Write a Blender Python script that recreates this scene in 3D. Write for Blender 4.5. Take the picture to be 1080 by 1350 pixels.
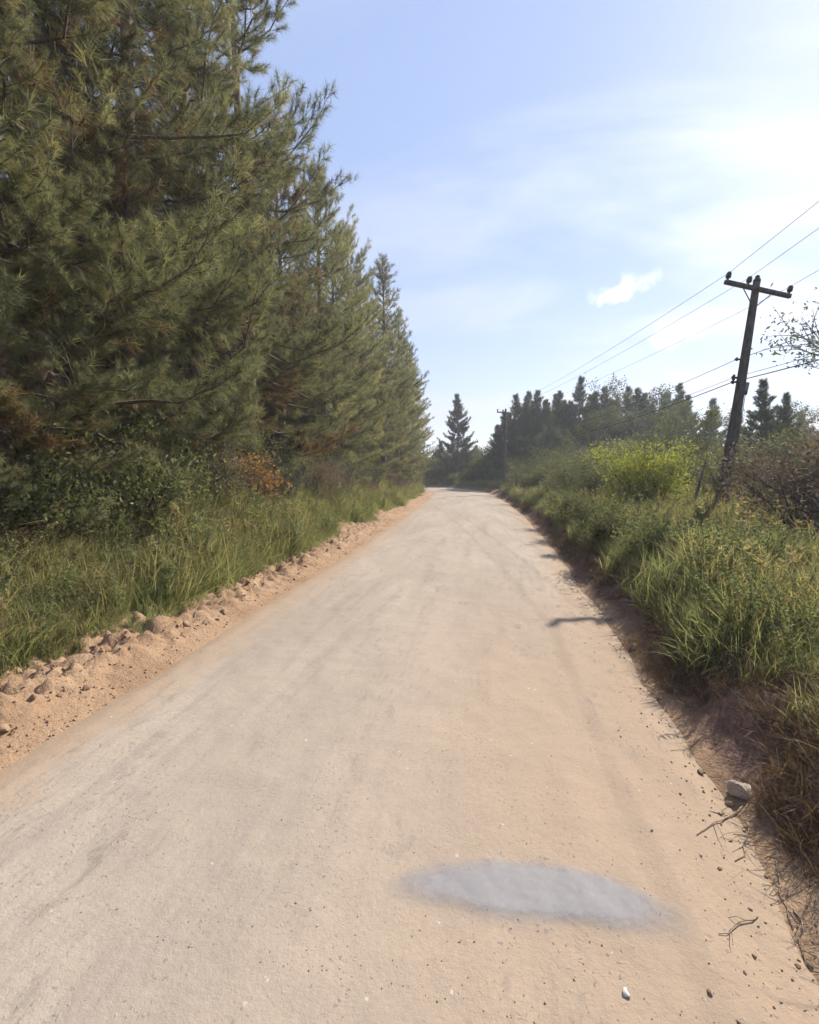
import bpy, math, random
import numpy as np
from mathutils import Vector

for o in list(bpy.data.objects): bpy.data.objects.remove(o)
SC = bpy.context.scene
COL = SC.collection
R = math.radians

# ------------------------------------------------------------------ camera
CAM_Z = 2.5
YAW, PITCH = R(10.35), R(5.05)          # road runs along +Y; the camera looks a little left of it and down
cam = bpy.data.cameras.new('camera'); co = bpy.data.objects.new('camera', cam); COL.objects.link(co)
co.location = (0, 0, CAM_Z); co.rotation_euler = (R(90) - PITCH, 0, YAW)
cam.sensor_fit = 'HORIZONTAL'; cam.sensor_width = 36; cam.lens = 20.0
cam.clip_start = 0.05; cam.clip_end = 3000
SC.camera = co

# ------------------------------------------------------------------ sky, sun, exposure
SUN_AZ, SUN_EL = R(34), R(37.5)           # azimuth measured from +Y (road) towards +X
SUN = Vector((math.sin(SUN_AZ) * math.cos(SUN_EL), math.cos(SUN_AZ) * math.cos(SUN_EL), math.sin(SUN_EL)))
SKY_STRENGTH, SUN_STRENGTH, EXPOSURE = 0.13, 4.6, 1.06
VS = SC.view_settings
VS.view_transform = 'Standard'; VS.look = 'None'; VS.exposure = EXPOSURE; VS.gamma = 1; VS.use_curve_mapping = False
SC.cycles.max_bounces = 5; SC.cycles.diffuse_bounces = 3; SC.cycles.glossy_bounces = 2
SC.cycles.transmission_bounces = 4; SC.cycles.transparent_max_bounces = 8
SC.cycles.use_denoising = True
SC.cycles.sample_clamp_indirect = 6
SC.cycles.use_adaptive_sampling = True; SC.cycles.adaptive_threshold = 0.03

class NT:
    """tiny node helper"""
    def __init__(s, tree): s.t = tree; s.t.nodes.clear()
    def n(s, kind, ins=None, **props):
        nd = s.t.nodes.new(kind)
        for k, v in props.items(): setattr(nd, k, v)
        for k, v in (ins or {}).items():
            if isinstance(v, bpy.types.NodeSocket): s.t.links.new(v, nd.inputs[k])
            else: nd.inputs[k].default_value = v
        return nd
    def math(s, op, a, b=0.0, c=None, clamp=False):
        ins = {0: a, 1: b}
        if c is not None: ins[2] = c
        return s.n('ShaderNodeMath', ins, operation=op, use_clamp=clamp).outputs[0]
    def mr(s, v, a, b, c=0.0, d=1.0, smooth=True):
        return s.n('ShaderNodeMapRange', {0: v, 1: a, 2: b, 3: c, 4: d}, interpolation_type='SMOOTHSTEP' if smooth else 'LINEAR').outputs[0]
    def mix(s, f, a, b, blend='MIX'):
        m = s.n('ShaderNodeMix', {0: f}, data_type='RGBA', blend_type=blend)
        for k, v in ((6, a), (7, b)):
            if isinstance(v, bpy.types.NodeSocket): s.t.links.new(v, m.inputs[k])
            else: m.inputs[k].default_value = (*v, 1)
        return m.outputs[2]
    def noise(s, vec, scale, detail=4, rough=0.55, dist=0.0):
        return s.n('ShaderNodeTexNoise', {'Vector': vec, 'Scale': scale, 'Detail': detail, 'Roughness': rough, 'Distortion': dist}).outputs[0]
    def ramp(s, v, stops):
        nd = s.n('ShaderNodeValToRGB', {0: v}); e = nd.color_ramp.elements
        e[0].position, e[0].color = stops[0][0], (*stops[0][1], 1)
        e[1].position, e[1].color = stops[-1][0], (*stops[-1][1], 1)
        for p, c in stops[1:-1]:
            x = e.new(p); x.color = (*c, 1)
        return nd.outputs[0]

def view_dir(px, py):
    c, s = math.cos, math.sin
    F = Vector((-s(YAW) * c(PITCH), c(YAW) * c(PITCH), -s(PITCH))); Rr = Vector((c(YAW), s(YAW), 0)); U = Rr.cross(F)
    return (F + Rr * (px - 540) / 600 + U * (675 - py) / 600).normalized()

world = bpy.data.worlds.new('World'); SC.world = world; world.use_nodes = True
w = NT(world.node_tree)
sky = w.n('ShaderNodeTexSky', sky_type='NISHITA', sun_disc=False, sun_elevation=SUN_EL, sun_rotation=SUN_AZ,
          altitude=600, air_density=1.0, dust_density=0.6, ozone_density=1.3)
d = w.n('ShaderNodeTexCoord').outputs['Generated']
sep = w.n('ShaderNodeSeparateXYZ', {0: d})
z = sep.outputs[2]
den = w.math('ADD', w.math('MAXIMUM', z, 0.0), 0.22)
flat = w.n('ShaderNodeCombineXYZ', {0: w.math('DIVIDE', sep.outputs[0], den), 1: w.math('DIVIDE', sep.outputs[1], den), 2: 0.0}).outputs[0]
mp = w.n('ShaderNodeMapping', {'Vector': flat, 'Rotation': (0, 0, R(-38)), 'Scale': (0.55, 1.5, 1)}).outputs[0]
cirrus = w.noise(mp, 1.35, 6, 0.55, 0.5)
veil = w.mr(cirrus, 0.40, 0.68)
sd = w.n('ShaderNodeVectorMath', {0: d, 1: SUN}, operation='DOT_PRODUCT').outputs['Value']
aure = w.math('POWER', w.mr(sd, 0.6, 1.0, 0, 1, False), 2.0)             # thin high cloud brightens round the sun
hor = w.mr(z, 0.42, 0.0)
cov = w.math('ADD', w.math('MULTIPLY', veil, w.math('ADD', 0.40, w.math('MULTIPLY', aure, 0.25))), w.math('MULTIPLY', hor, 0.48), clamp=True)
def cloud(px, py, wu, wv, tilt, sc, seed):
    c = view_dir(px, py); r = Vector((c.y, -c.x, 0)).normalized(); u = r.cross(c)
    a = r * math.cos(tilt) + u * math.sin(tilt); b = -r * math.sin(tilt) + u * math.cos(tilt)
    du = w.n('ShaderNodeVectorMath', {0: d, 1: a}, operation='DOT_PRODUCT').outputs['Value']
    dv0 = w.n('ShaderNodeVectorMath', {0: d, 1: b}, operation='DOT_PRODUCT').outputs['Value']
    fr = w.n('ShaderNodeVectorMath', {0: d, 1: c}, operation='DOT_PRODUCT').outputs['Value']
    uu = w.math('DIVIDE', du, wu); vv = w.math('DIVIDE', dv0, wv)
    rr = w.math('SQRT', w.math('ADD', w.math('MULTIPLY', uu, uu), w.math('MULTIPLY', vv, vv)))
    off = w.n('ShaderNodeVectorMath', {0: d, 1: (seed, seed * 2, 1.0)}, operation='ADD').outputs[0]
    nz = w.noise(off, sc, 6, 0.58)
    v = w.math('ADD', w.math('SUBTRACT', 1.0, rr), w.math('MULTIPLY', w.math('SUBTRACT', nz, 0.5), 3.4))
    return w.math('MULTIPLY', w.mr(v, -0.1, 0.8), w.mr(fr, 0.0, 0.1))
c1 = cloud(812, 389, 0.070, 0.026, R(15), 17, 0.37)
c2 = cloud(905, 438, 0.105, 0.030, R(8), 11, 1.9)
cl = w.math('MAXIMUM', w.math('MULTIPLY', c1, 0.85), w.math('MULTIPLY', c2, 0.8))
cov = w.math('MAXIMUM', cov, cl)
bright = w.math('ADD', w.math('ADD', 3.2, cl), w.math('MULTIPLY', aure, 1.9))
ccol = w.n('ShaderNodeVectorMath', {0: (0.97, 0.99, 1.07), 'Scale': bright}, operation='SCALE').outputs[0]
thin = w.mix(0.76, sky.outputs[0], (1.68, 2.10, 3.25))
skyc = w.mix(cov, thin, ccol)
bg = w.n('ShaderNodeBackground', {'Color': skyc, 'Strength': SKY_STRENGTH})
w.n('ShaderNodeOutputWorld', {0: bg.outputs[0]})

sl = bpy.data.lights.new('sun', 'SUN'); so = bpy.data.objects.new('sun', sl); COL.objects.link(so)
sl.energy = SUN_STRENGTH; sl.angle = R(0.6); sl.color = (1.0, 0.93, 0.82)
so.rotation_euler = (-SUN).to_track_quat('-Z', 'Y').to_euler(); so.location = (30, 20, 40)

# ------------------------------------------------------------------ helpers
rng = np.random.default_rng(7)
random.seed(7)

def hash2(ix, iy, seed):
    h = (ix.astype(np.int64) * 374761393 + iy.astype(np.int64) * 668265263 + seed * 974634777) & 0xffffffff
    h = ((h ^ (h >> 13)) * 1274126177) & 0xffffffff
    h = h ^ (h >> 16)
    return (h & 0xffffff) / float(0xffffff)
def vnoise(x, y, seed=0):
    x = np.asarray(x, float); y = np.asarray(y, float)
    ix, iy = np.floor(x), np.floor(y); fx, fy = x - ix, y - iy
    fx = fx * fx * (3 - 2 * fx); fy = fy * fy * (3 - 2 * fy)
    a, b = hash2(ix, iy, seed), hash2(ix + 1, iy, seed); c, e = hash2(ix, iy + 1, seed), hash2(ix + 1, iy + 1, seed)
    return (a * (1 - fx) + b * fx) * (1 - fy) + (c * (1 - fx) + e * fx) * fy - 0.5
def fbm(x, y, oct=4, seed=0, gain=0.5):
    s = 0; a = 1
    for i in range(oct):
        s = s + a * vnoise(x * 2 ** i, y * 2 ** i, seed + i * 17); a *= gain
    return s
def sst(x, a, b):
    t = np.clip((np.asarray(x, float) - a) / (b - a), 0, 1); return t * t * (3 - 2 * t)

class MB:
    """collects vertices, triangles and one value per vertex; build() links them as ONE mesh object"""
    def __init__(s): s.V = []; s.T = []; s.A = []; s.nv = 0
    def add(s, V, T, a=0.5):
        V = np.asarray(V, float).reshape(-1, 3); T = np.asarray(T, int).reshape(-1, 3)
        s.V.append(V); s.T.append(T + s.nv); s.nv += len(V)
        s.A.append(np.broadcast_to(np.asarray(a, float), (len(V),)) if np.ndim(a) == 0 else np.asarray(a, float))
    def tube(s, pts, rad, sides=6, a=0.5, cap=True):
        pts = np.asarray(pts, float); n = len(pts); rad = np.broadcast_to(rad, (n,))
        tan = np.gradient(pts, axis=0); tan /= np.linalg.norm(tan, axis=1)[:, None] + 1e-9
        ref = np.array([0, 0, 1.0]) if abs(tan[:, 2]).mean() < 0.8 else np.array([1.0, 0, 0])
        u = np.cross(tan, ref); u /= np.linalg.norm(u, axis=1)[:, None] + 1e-9; v = np.cross(tan, u)
        th = np.arange(sides) * 2 * math.pi / sides
        ring = pts[:, None] + rad[:, None, None] * (np.cos(th)[None, :, None] * u[:, None] + np.sin(th)[None, :, None] * v[:, None])
        V = ring.reshape(-1, 3); T = []
        i = np.arange(n - 1)[:, None] * sides; j = np.arange(sides)[None]; jn = (j + 1) % sides
        A, B, C, D = (i + j).ravel(), (i + jn).ravel(), (i + sides + jn).ravel(), (i + sides + j).ravel()
        T = np.concatenate([np.stack([A, B, C], 1), np.stack([A, C, D], 1)])
        if cap:
            k = len(V); V = np.vstack([V, pts[:1], pts[-1:]])
            jj = np.arange(sides); jn = (jj + 1) % sides
            T = np.concatenate([T, np.stack([np.full(sides, k), jn, jj], 1), np.stack([np.full(sides, k + 1), (n - 1) * sides + jj, (n - 1) * sides + jn], 1)])
        s.add(V, T, a)
    def box(s, c, size, rot=None, a=0.5):
        h = np.array(size) / 2
        V = np.array([[x, y, z] for x in (-1, 1) for y in (-1, 1) for z in (-1, 1)], float) * h
        if rot is not None: V = V @ np.asarray(rot).T
        Q = [(0, 1, 3, 2), (4, 6, 7, 5), (0, 4, 5, 1), (2, 3, 7, 6), (0, 2, 6, 4), (1, 5, 7, 3)]
        s.add(V + np.array(c), [t for q in Q for t in ((q[0], q[1], q[2]), (q[0], q[2], q[3]))], a)
    def data(s, name, mat, smooth=False):
        V = np.concatenate(s.V); T = np.concatenate(s.T); A = np.concatenate(s.A)
        me = bpy.data.meshes.new(name)
        me.vertices.add(len(V)); me.vertices.foreach_set('co', V.astype(np.float32).ravel())
        me.loops.add(T.size); me.loops.foreach_set('vertex_index', T.astype(np.int32).ravel())
        me.polygons.add(len(T)); me.polygons.foreach_set('loop_start', (np.arange(len(T)) * 3).astype(np.int32))
        at = me.attributes.new('var', 'FLOAT', 'POINT'); at.data.foreach_set('value', A.astype(np.float32))
        me.update(calc_edges=True)
        if smooth: me.polygons.foreach_set('use_smooth', np.ones(len(T), bool))
        me.materials.append(mat)
        return me
    def build(s, name, mat, parent=None, smooth=False):
        o = bpy.data.objects.new(name, s.data(name, mat, smooth)); COL.objects.link(o); o.parent = parent
        return o

def tag(o, label=None, cat=None, group=None, kind=None):
    for k, v in (('label', label), ('category', cat), ('group', group), ('kind', kind)):
        if v: o[k] = v
    return o
def thing(name, label, cat, loc=(0, 0, 0), group=None):
    o = bpy.data.objects.new(name, None); COL.objects.link(o); o.location = loc; o.empty_display_size = 0.2
    return tag(o, label, cat, group)
def copy_thing(root, loc, rz, sc, label, group):
    r = root.copy(); COL.objects.link(r)
    place(r, loc, rz, sc); tag(r, label, None, group)
    if not group and 'group' in r: del r['group']
    for ch in root.children:
        c = ch.copy(); COL.objects.link(c); c.parent = r
        for g in ch.children:
            e = g.copy(); COL.objects.link(e); e.parent = c
    return r
def place(o, loc, rz=0, sc=1, tilt=(0, 0)):
    o.location = loc; o.rotation_euler = (tilt[0], tilt[1], rz); o.scale = (sc, sc, sc) if np.ndim(sc) == 0 else sc
class Kind:
    """a kind of thing built once; every further one is a copy that shares its meshes"""
    def __init__(s, root): s.root = root; s.used = False
    def put(s, loc, rz, sc, label, group=None):
        if not s.used:
            s.used = True; place(s.root, loc, rz, sc); tag(s.root, label, None, group); return s.root
        return copy_thing(s.root, loc, rz, sc, label, group)

# ------------------------------------------------------------------ road course and lie of the land
def catmull(P, n):
    P = np.array(P, float); out = []
    for i in range(1, len(P) - 2):
        t = np.linspace(0, 1, n, endpoint=False)[:, None]; p0, p1, p2, p3 = P[i - 1], P[i], P[i + 1], P[i + 2]
        out.append(0.5 * (2 * p1 + (p2 - p0) * t + (2 * p0 - 5 * p1 + 4 * p2 - p3) * t ** 2 + (3 * p1 - p0 - 3 * p2 + p3) * t ** 3))
    return np.vstack(out)
#            x,     y,   half width
COURSE = catmull([(-1.0, -60, 2.9), (-1.0, -30, 2.9), (-1.05, -8, 2.9), (-1.12, 3, 2.95), (-1.15, 7, 3.08), (-1.14, 11, 3.12), (-1.3, 19, 3.3),
                  (-1.9, 32, 3.45), (-2.9, 45, 3.4), (-4.3, 57, 3.3), (-8.2, 68, 3.2), (-16, 75.5, 3.1), (-30, 80, 3.1), (-60, 86, 3.1), (-120, 92, 3.1), (-160, 95, 3.1)], 24)
CP, CH = COURSE[:, :2], COURSE[:, 2]
CT = np.gradient(CP, axis=0); CT /= np.linalg.norm(CT, axis=1)[:, None]
CN = np.stack([CT[:, 1], -CT[:, 0]], 1)                     # to the right of travel
CS = np.concatenate([[0], np.cumsum(np.linalg.norm(np.diff(CP, axis=0), axis=1))])
CS = CS - CS[np.argmin(abs(CP[:, 1]) + (CP[:, 1] > 40) * 99)]
def road_coord(x, y):
    """signed distance outside the road edge: (left, right)"""
    x = np.asarray(x, float).ravel(); y = np.asarray(y, float).ravel()
    dl = np.empty_like(x); dr = np.empty_like(x); ss = np.empty_like(x)
    for k in range(0, len(x), 20000):
        q = np.stack([x[k:k + 20000], y[k:k + 20000]], 1)
        d2 = (q[:, 0, None] - CP[None, :, 0]) ** 2 + (q[:, 1, None] - CP[None, :, 1]) ** 2
        i = d2.argmin(1); r = q - CP[i]; lat = (r * CN[i]).sum(1); al = (r * CT[i]).sum(1)
        sgn = np.where(lat >= 0, 1, -1); far = np.sqrt(d2[np.arange(len(q)), i])
        lat = np.where(abs(al) < 1.5, lat, sgn * far)
        dl[k:k + 20000] = -lat - CH[i]; dr[k:k + 20000] = lat - CH[i]; ss[k:k + 20000] = CS[i] + al
    return dl, dr, ss
def ground_z(x, y):
    x = np.asarray(x, float).ravel(); y = np.asarray(y, float).ravel()
    dl, dr, s = road_coord(x, y)
    wob = 0.35 * fbm(x * 0.5, y * 0.5, 3, 3)
    under = -0.09
    # left: crumbly clay windrow, small dip, grassy bank
    L = dl + wob
    near = 1 - sst(y, 14, 34)
    zl = under + 0.10 * sst(L, -0.35, 0.25)
    wx, wy = x + 0.25 * fbm(x * 3, y * 3, 2, 13), y + 0.25 * fbm(x * 3, y * 3, 2, 14)
    clod = np.abs(fbm(wx * 3.1, wy * 3.1, 5, 11, 0.68)) * 0.30 + 0.24 * fbm(x * 8, y * 8, 3, 19, 0.75)
    band = sst(L, 0.15, 0.8) * (1 - sst(L, 1.5, 2.3))
    zl = zl + band * (0.07 + 0.05 * near + clod * (0.40 + 0.22 * near) + 0.16 * vnoise(x * 0.7, y * 0.7, 5) * near)
    zl = zl + 1.5 * sst(L, 1.2, 3.7) + 0.5 * sst(L, 3.6, 10) + 1.6 * sst(L, 8, 40)
    # right: cut bank facing the road, then a nearly level verge
    Q = dr + 0.30 * (1 - sst(y, 2.0, 3.4)) + 0.5 * wob + 0.12 * fbm(x * 1.7, y * 1.7, 3, 31)
    fall = 1 - 0.35 * sst(y, 20, 50)
    zr = under + 0.09 * sst(Q, -0.35, 0.15) + 0.62 * fall * sst(Q, 0.0, 1.15) + 0.12 * sst(Q, 1.2, 5) - 0.5 * sst(Q, 9, 40)
    zr = zr + sst(Q, 0.0, 0.5) * (1 - sst(Q, 1.6, 2.4)) * (0.16 * fbm(x * 3, y * 3, 4, 41, 0.6))
    z = np.where(dl > dr, zl, zr)
    away = sst(np.maximum(dl, dr), 1.5, 5)
    return z + away * 0.25 * fbm(x * 0.35, y * 0.35, 4, 61)
def gz(x, y): return float(ground_z([x], [y])[0])

# ------------------------------------------------------------------ materials
def new_mat(name):
    m = bpy.data.materials.new(name); m.use_nodes = True; return m, NT(m.node_tree)
def foliage(name, stops, trans=0.35, rough=0.68, vary=0.25, tint=(1.25, 1.2, 0.6)):
    m, t = new_mat(name)
    v = t.n('ShaderNodeAttribute', attribute_name='var').outputs['Fac']
    rnd = t.n('ShaderNodeObjectInfo').outputs['Random']
    vv = t.math('ADD', v, t.math('MULTIPLY', t.math('SUBTRACT', rnd, 0.5), vary), clamp=True)
    c = t.ramp(vv, stops)
    c = t.n('ShaderNodeHueSaturation', {'Color': c, 'Value': t.math('ADD', 0.86, t.math('MULTIPLY', rnd, 0.28))}).outputs[0]
    p = t.n('ShaderNodeBsdfPrincipled', {'Base Color': c, 'Roughness': rough, 'Specular IOR Level': 0.14})
    tr = t.n('ShaderNodeBsdfTranslucent', {'Color': t.mix(1.0, c, tint, 'MULTIPLY')})
    mx = t.n('ShaderNodeMixShader', {0: trans, 1: p.outputs[0], 2: tr.outputs[0]})
    t.n('ShaderNodeOutputMaterial', {0: mx.outputs[0]})
    return m
def bark(name, c1, c2, scale=6):
    m, t = new_mat(name)
    tc = t.n('ShaderNodeTexCoord').outputs['Object']
    mp = t.n('ShaderNodeMapping', {'Vector': tc, 'Scale': (scale, scale, scale * 0.22)}).outputs[0]
    n1 = t.noise(mp, 3.0, 5, 0.65)
    c = t.mix(t.mr(n1, 0.35, 0.65), c1, c2)
    b = t.n('ShaderNodeBump', {'Strength': 0.8, 'Distance': 0.03, 'Height': n1})
    p = t.n('ShaderNodeBsdfPrincipled', {'Base Color': c, 'Roughness': 0.9, 'Normal': b.outputs[0], 'Specular IOR Level': 0.2})
    t.n('ShaderNodeOutputMaterial', {0: p.outputs[0]})
    return m
def plain(name, c, rough=0.8, c2=None, scale=8, metal=0.0):
    m, t = new_mat(name)
    n1 = t.noise(t.n('ShaderNodeTexCoord').outputs['Object'], scale, 5, 0.6)
    col = t.mix(t.mr(n1, 0.3, 0.7), c, c2 or tuple(x * 0.7 for x in c))
    b = t.n('ShaderNodeBump', {'Strength': 0.5, 'Distance': 0.02, 'Height': n1})
    p = t.n('ShaderNodeBsdfPrincipled', {'Base Color': col, 'Roughness': rough, 'Normal': b.outputs[0], 'Metallic': metal, 'Specular IOR Level': 0.3})
    t.n('ShaderNodeOutputMaterial', {0: p.outputs[0]})
    return m

M = {}
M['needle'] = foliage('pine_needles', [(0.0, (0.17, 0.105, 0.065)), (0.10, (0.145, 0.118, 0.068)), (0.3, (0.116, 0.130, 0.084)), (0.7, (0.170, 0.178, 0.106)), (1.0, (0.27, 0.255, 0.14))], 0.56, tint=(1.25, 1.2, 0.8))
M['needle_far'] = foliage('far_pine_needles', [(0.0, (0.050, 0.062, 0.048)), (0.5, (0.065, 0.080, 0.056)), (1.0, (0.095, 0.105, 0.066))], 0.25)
M['pine_bark'] = bark('pine_bark', (0.085, 0.060, 0.048), (0.20, 0.135, 0.10))
M['twig_bark'] = bark('twig_bark', (0.075, 0.056, 0.045), (0.135, 0.105, 0.085), 9)
M['grey_bark'] = bark('grey_bark', (0.13, 0.115, 0.10), (0.24, 0.22, 0.19), 7)
M['grass'] = foliage('verge_grass', [(0.0, (0.36, 0.27, 0.15)), (0.14, (0.30, 0.25, 0.12)), (0.32, (0.215, 0.222, 0.105)), (0.7, (0.165, 0.190, 0.085)), (1.0, (0.27, 0.285, 0.130))], 0.55, tint=(1.12, 1.15, 0.8))
M['dry_grass'] = foliage('dry_grass', [(0.0, (0.105, 0.068, 0.050)), (0.6, (0.165, 0.110, 0.078)), (1.0, (0.26, 0.19, 0.12))], 0.3)
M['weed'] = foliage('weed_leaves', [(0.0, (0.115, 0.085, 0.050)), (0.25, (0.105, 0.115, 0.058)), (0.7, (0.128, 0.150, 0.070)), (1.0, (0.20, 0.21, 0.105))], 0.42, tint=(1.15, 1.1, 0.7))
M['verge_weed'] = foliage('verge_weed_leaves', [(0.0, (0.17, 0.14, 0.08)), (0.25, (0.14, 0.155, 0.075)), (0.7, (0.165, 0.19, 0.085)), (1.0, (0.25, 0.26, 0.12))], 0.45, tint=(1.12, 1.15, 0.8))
M['brown_leaf'] = foliage('brown_leaves', [(0.0, (0.14, 0.105, 0.088)), (0.55, (0.205, 0.150, 0.122)), (0.75, (0.17, 0.140, 0.090)), (0.85, (0.16, 0.165, 0.075)), (1.0, (0.25, 0.255, 0.12))], 0.3, tint=(1.1, 1.05, 0.85))
M['rust_leaf'] = foliage('rust_leaves', [(0.0, (0.20, 0.115, 0.065)), (0.6, (0.34, 0.19, 0.105)), (1.0, (0.42, 0.28, 0.16))], 0.35)
M['lime_leaf'] = foliage('lime_leaves', [(0.0, (0.13, 0.15, 0.045)), (0.5, (0.20, 0.22, 0.060)), (1.0, (0.29, 0.30, 0.09))], 0.42)
M['olive_leaf'] = foliage('olive_leaves', [(0.0, (0.075, 0.080, 0.046)), (0.5, (0.105, 0.115, 0.058)), (1.0, (0.165, 0.17, 0.085))], 0.33)
M['grey_leaf'] = foliage('grey_leaves', [(0.0, (0.075, 0.085, 0.062)), (0.5, (0.10, 0.115, 0.08)), (1.0, (0.15, 0.16, 0.11))], 0.3)
M['pole_wood'] = bark('weathered_pole_wood', (0.060, 0.050, 0.046), (0.115, 0.098, 0.088), 5)
M['insulator'] = plain('dark_glazed_insulator', (0.045, 0.035, 0.032), 0.35)
M['steel'] = plain('dull_galvanised_steel', (0.20, 0.20, 0.20), 0.6, metal=0.6)
M['wire'] = plain('weathered_conductor', (0.30, 0.30, 0.31), 0.6)
M['cable'] = plain('black_cable', (0.03, 0.03, 0.033), 0.7)
M['clay'] = plain('dry_clay', (0.32, 0.212, 0.134), 0.95, (0.235, 0.152, 0.094), 9)
M['stone'] = plain('pale_stone', (0.40, 0.33, 0.27), 0.9, (0.27, 0.21, 0.165), 12)
M['dark_stone'] = plain('dark_stone', (0.14, 0.12, 0.105), 0.9, None, 12)
M['white_stone'] = plain('white_stone', (0.66, 0.62, 0.57), 0.85, (0.5, 0.46, 0.41), 12)
M['dead_wood'] = bark('dead_wood', (0.20, 0.155, 0.115), (0.33, 0.265, 0.20), 12)

def road_material():
    m, t = new_mat('packed_dirt_road')
    uv = t.n('ShaderNodeUVMap').outputs[0]                     # u: metres across (0 = centre), v: metres along
    sp = t.n('ShaderNodeSeparateXYZ', {0: uv})
    tl = t.n('ShaderNodeAttribute', attribute_name='edge').outputs['Fac']   # 0 centre .. 1 edge
    streak = t.n('ShaderNodeMapping', {'Vector': uv, 'Scale': (1, 0.07, 1)}).outputs[0]
    blot = t.n('ShaderNodeMapping', {'Vector': uv, 'Scale': (1, 0.4, 1)}).outputs[0]
    n_big = t.noise(blot, 0.55, 4, 0.6, 0.4)
    n_str = t.noise(streak, 3.2, 5, 0.62)
    n_mid = t.noise(uv, 2.3, 5, 0.65, 0.3)
    n_fin = t.noise(uv, 26, 4, 0.7)
    n_grit = t.noise(uv, 85, 3, 0.7)
    base = t.mix(t.mr(n_big, 0.35, 0.65), (0.295, 0.244, 0.195), (0.352, 0.295, 0.238))
    base = t.mix(t.math('MULTIPLY', t.math('MULTIPLY', t.mr(n_str, 0.46, 0.66), t.mr(t.noise(blot, 1.1, 4, 0.6), 0.35, 0.62)), 0.8), base, (0.245, 0.208, 0.174))
    base = t.mix(t.math('MULTIPLY', t.mr(n_mid, 0.55, 0.75), 0.6), base, (0.235, 0.198, 0.164))
    sand = t.mr(t.math('ADD', tl, t.math('MULTIPLY', t.math('SUBTRACT', n_mid, 0.5), 0.35)), 0.70, 0.98)
    base = t.mix(sand, base, (0.325, 0.235, 0.160))
    # orange sandy ground on the near right side of the road
    orange = t.math('MULTIPLY', t.mr(t.math('ADD', sp.outputs[0], t.math('MULTIPLY', n_big, 2.8)), 0.5, 3.6), t.mr(sp.outputs[1], 14.0, 3.5))
    base = t.mix(t.math('MULTIPLY', orange, 0.8), base, (0.330, 0.240, 0.163))
    # dark gravel crumbs and pale chips
    wn = t.n('ShaderNodeTexNoise', {'Vector': uv, 'Scale': 38.0, 'Detail': 3.0}).outputs['Color']
    wuv = t.n('ShaderNodeVectorMath', {0: uv, 1: t.n('ShaderNodeVectorMath', {0: wn, 'Scale': 0.05}, operation='SCALE').outputs[0]}, operation='ADD').outputs[0]
    vor = t.n('ShaderNodeTexVoronoi', {'Vector': wuv, 'Scale': 21.0, 'Randomness': 1.0})
    crumb = t.math('MULTIPLY', t.mr(vor.outputs['Distance'], 0.24, 0.14), t.mr(t.noise(blot, 1.4, 3, 0.6), 0.42, 0.60))
    pick = t.mr(t.n('ShaderNodeSeparateColor', {0: vor.outputs['Color']}).outputs[0], 0.45, 0.5)
    base = t.mix(t.math('MULTIPLY', t.math('MULTIPLY', crumb, pick), 0.75), base, (0.17, 0.14, 0.12))
    v2 = t.n('ShaderNodeTexVoronoi', {'Vector': wuv, 'Scale': 9.0, 'Randomness': 1.0})
    chip = t.math('MULTIPLY', t.mr(v2.outputs['Distance'], 0.12, 0.07), t.mr(t.n('ShaderNodeSeparateColor', {0: v2.outputs['Color']}).outputs[1], 0.80, 0.83))
    base = t.mix(t.math('MULTIPLY', chip, 0.7), base, (0.52, 0.47, 0.41))
    n_pat = t.math('MULTIPLY', t.mr(t.noise(blot, 6.5, 5, 0.72, 0.4), 0.52, 0.68), t.mr(t.noise(blot, 0.8, 4, 0.6, 0.5), 0.42, 0.6))
    base = t.mix(t.math('MULTIPLY', n_pat, 0.75), base, (0.20, 0.168, 0.140))
    base = t.mix(t.math('MULTIPLY', t.mr(n_fin, 0.3, 0.7), 0.36), base, (0.23, 0.19, 0.155))
    h = t.math('ADD', t.math('MULTIPLY', n_fin, 0.6), t.math('ADD', t.math('MULTIPLY', n_grit, 0.3), t.math('MULTIPLY', n_mid, 0.9)))
    h = t.math('ADD', h, t.math('MULTIPLY', crumb, 0.35))
    b = t.n('ShaderNodeBump', {'Strength': 0.45, 'Distance': 0.02, 'Height': h})
    p = t.n('ShaderNodeBsdfPrincipled', {'Base Color': base, 'Roughness': 0.95, 'Normal': b.outputs[0], 'Specular IOR Level': 0.12})
    t.n('ShaderNodeOutputMaterial', {0: p.outputs[0]})
    return m
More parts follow.
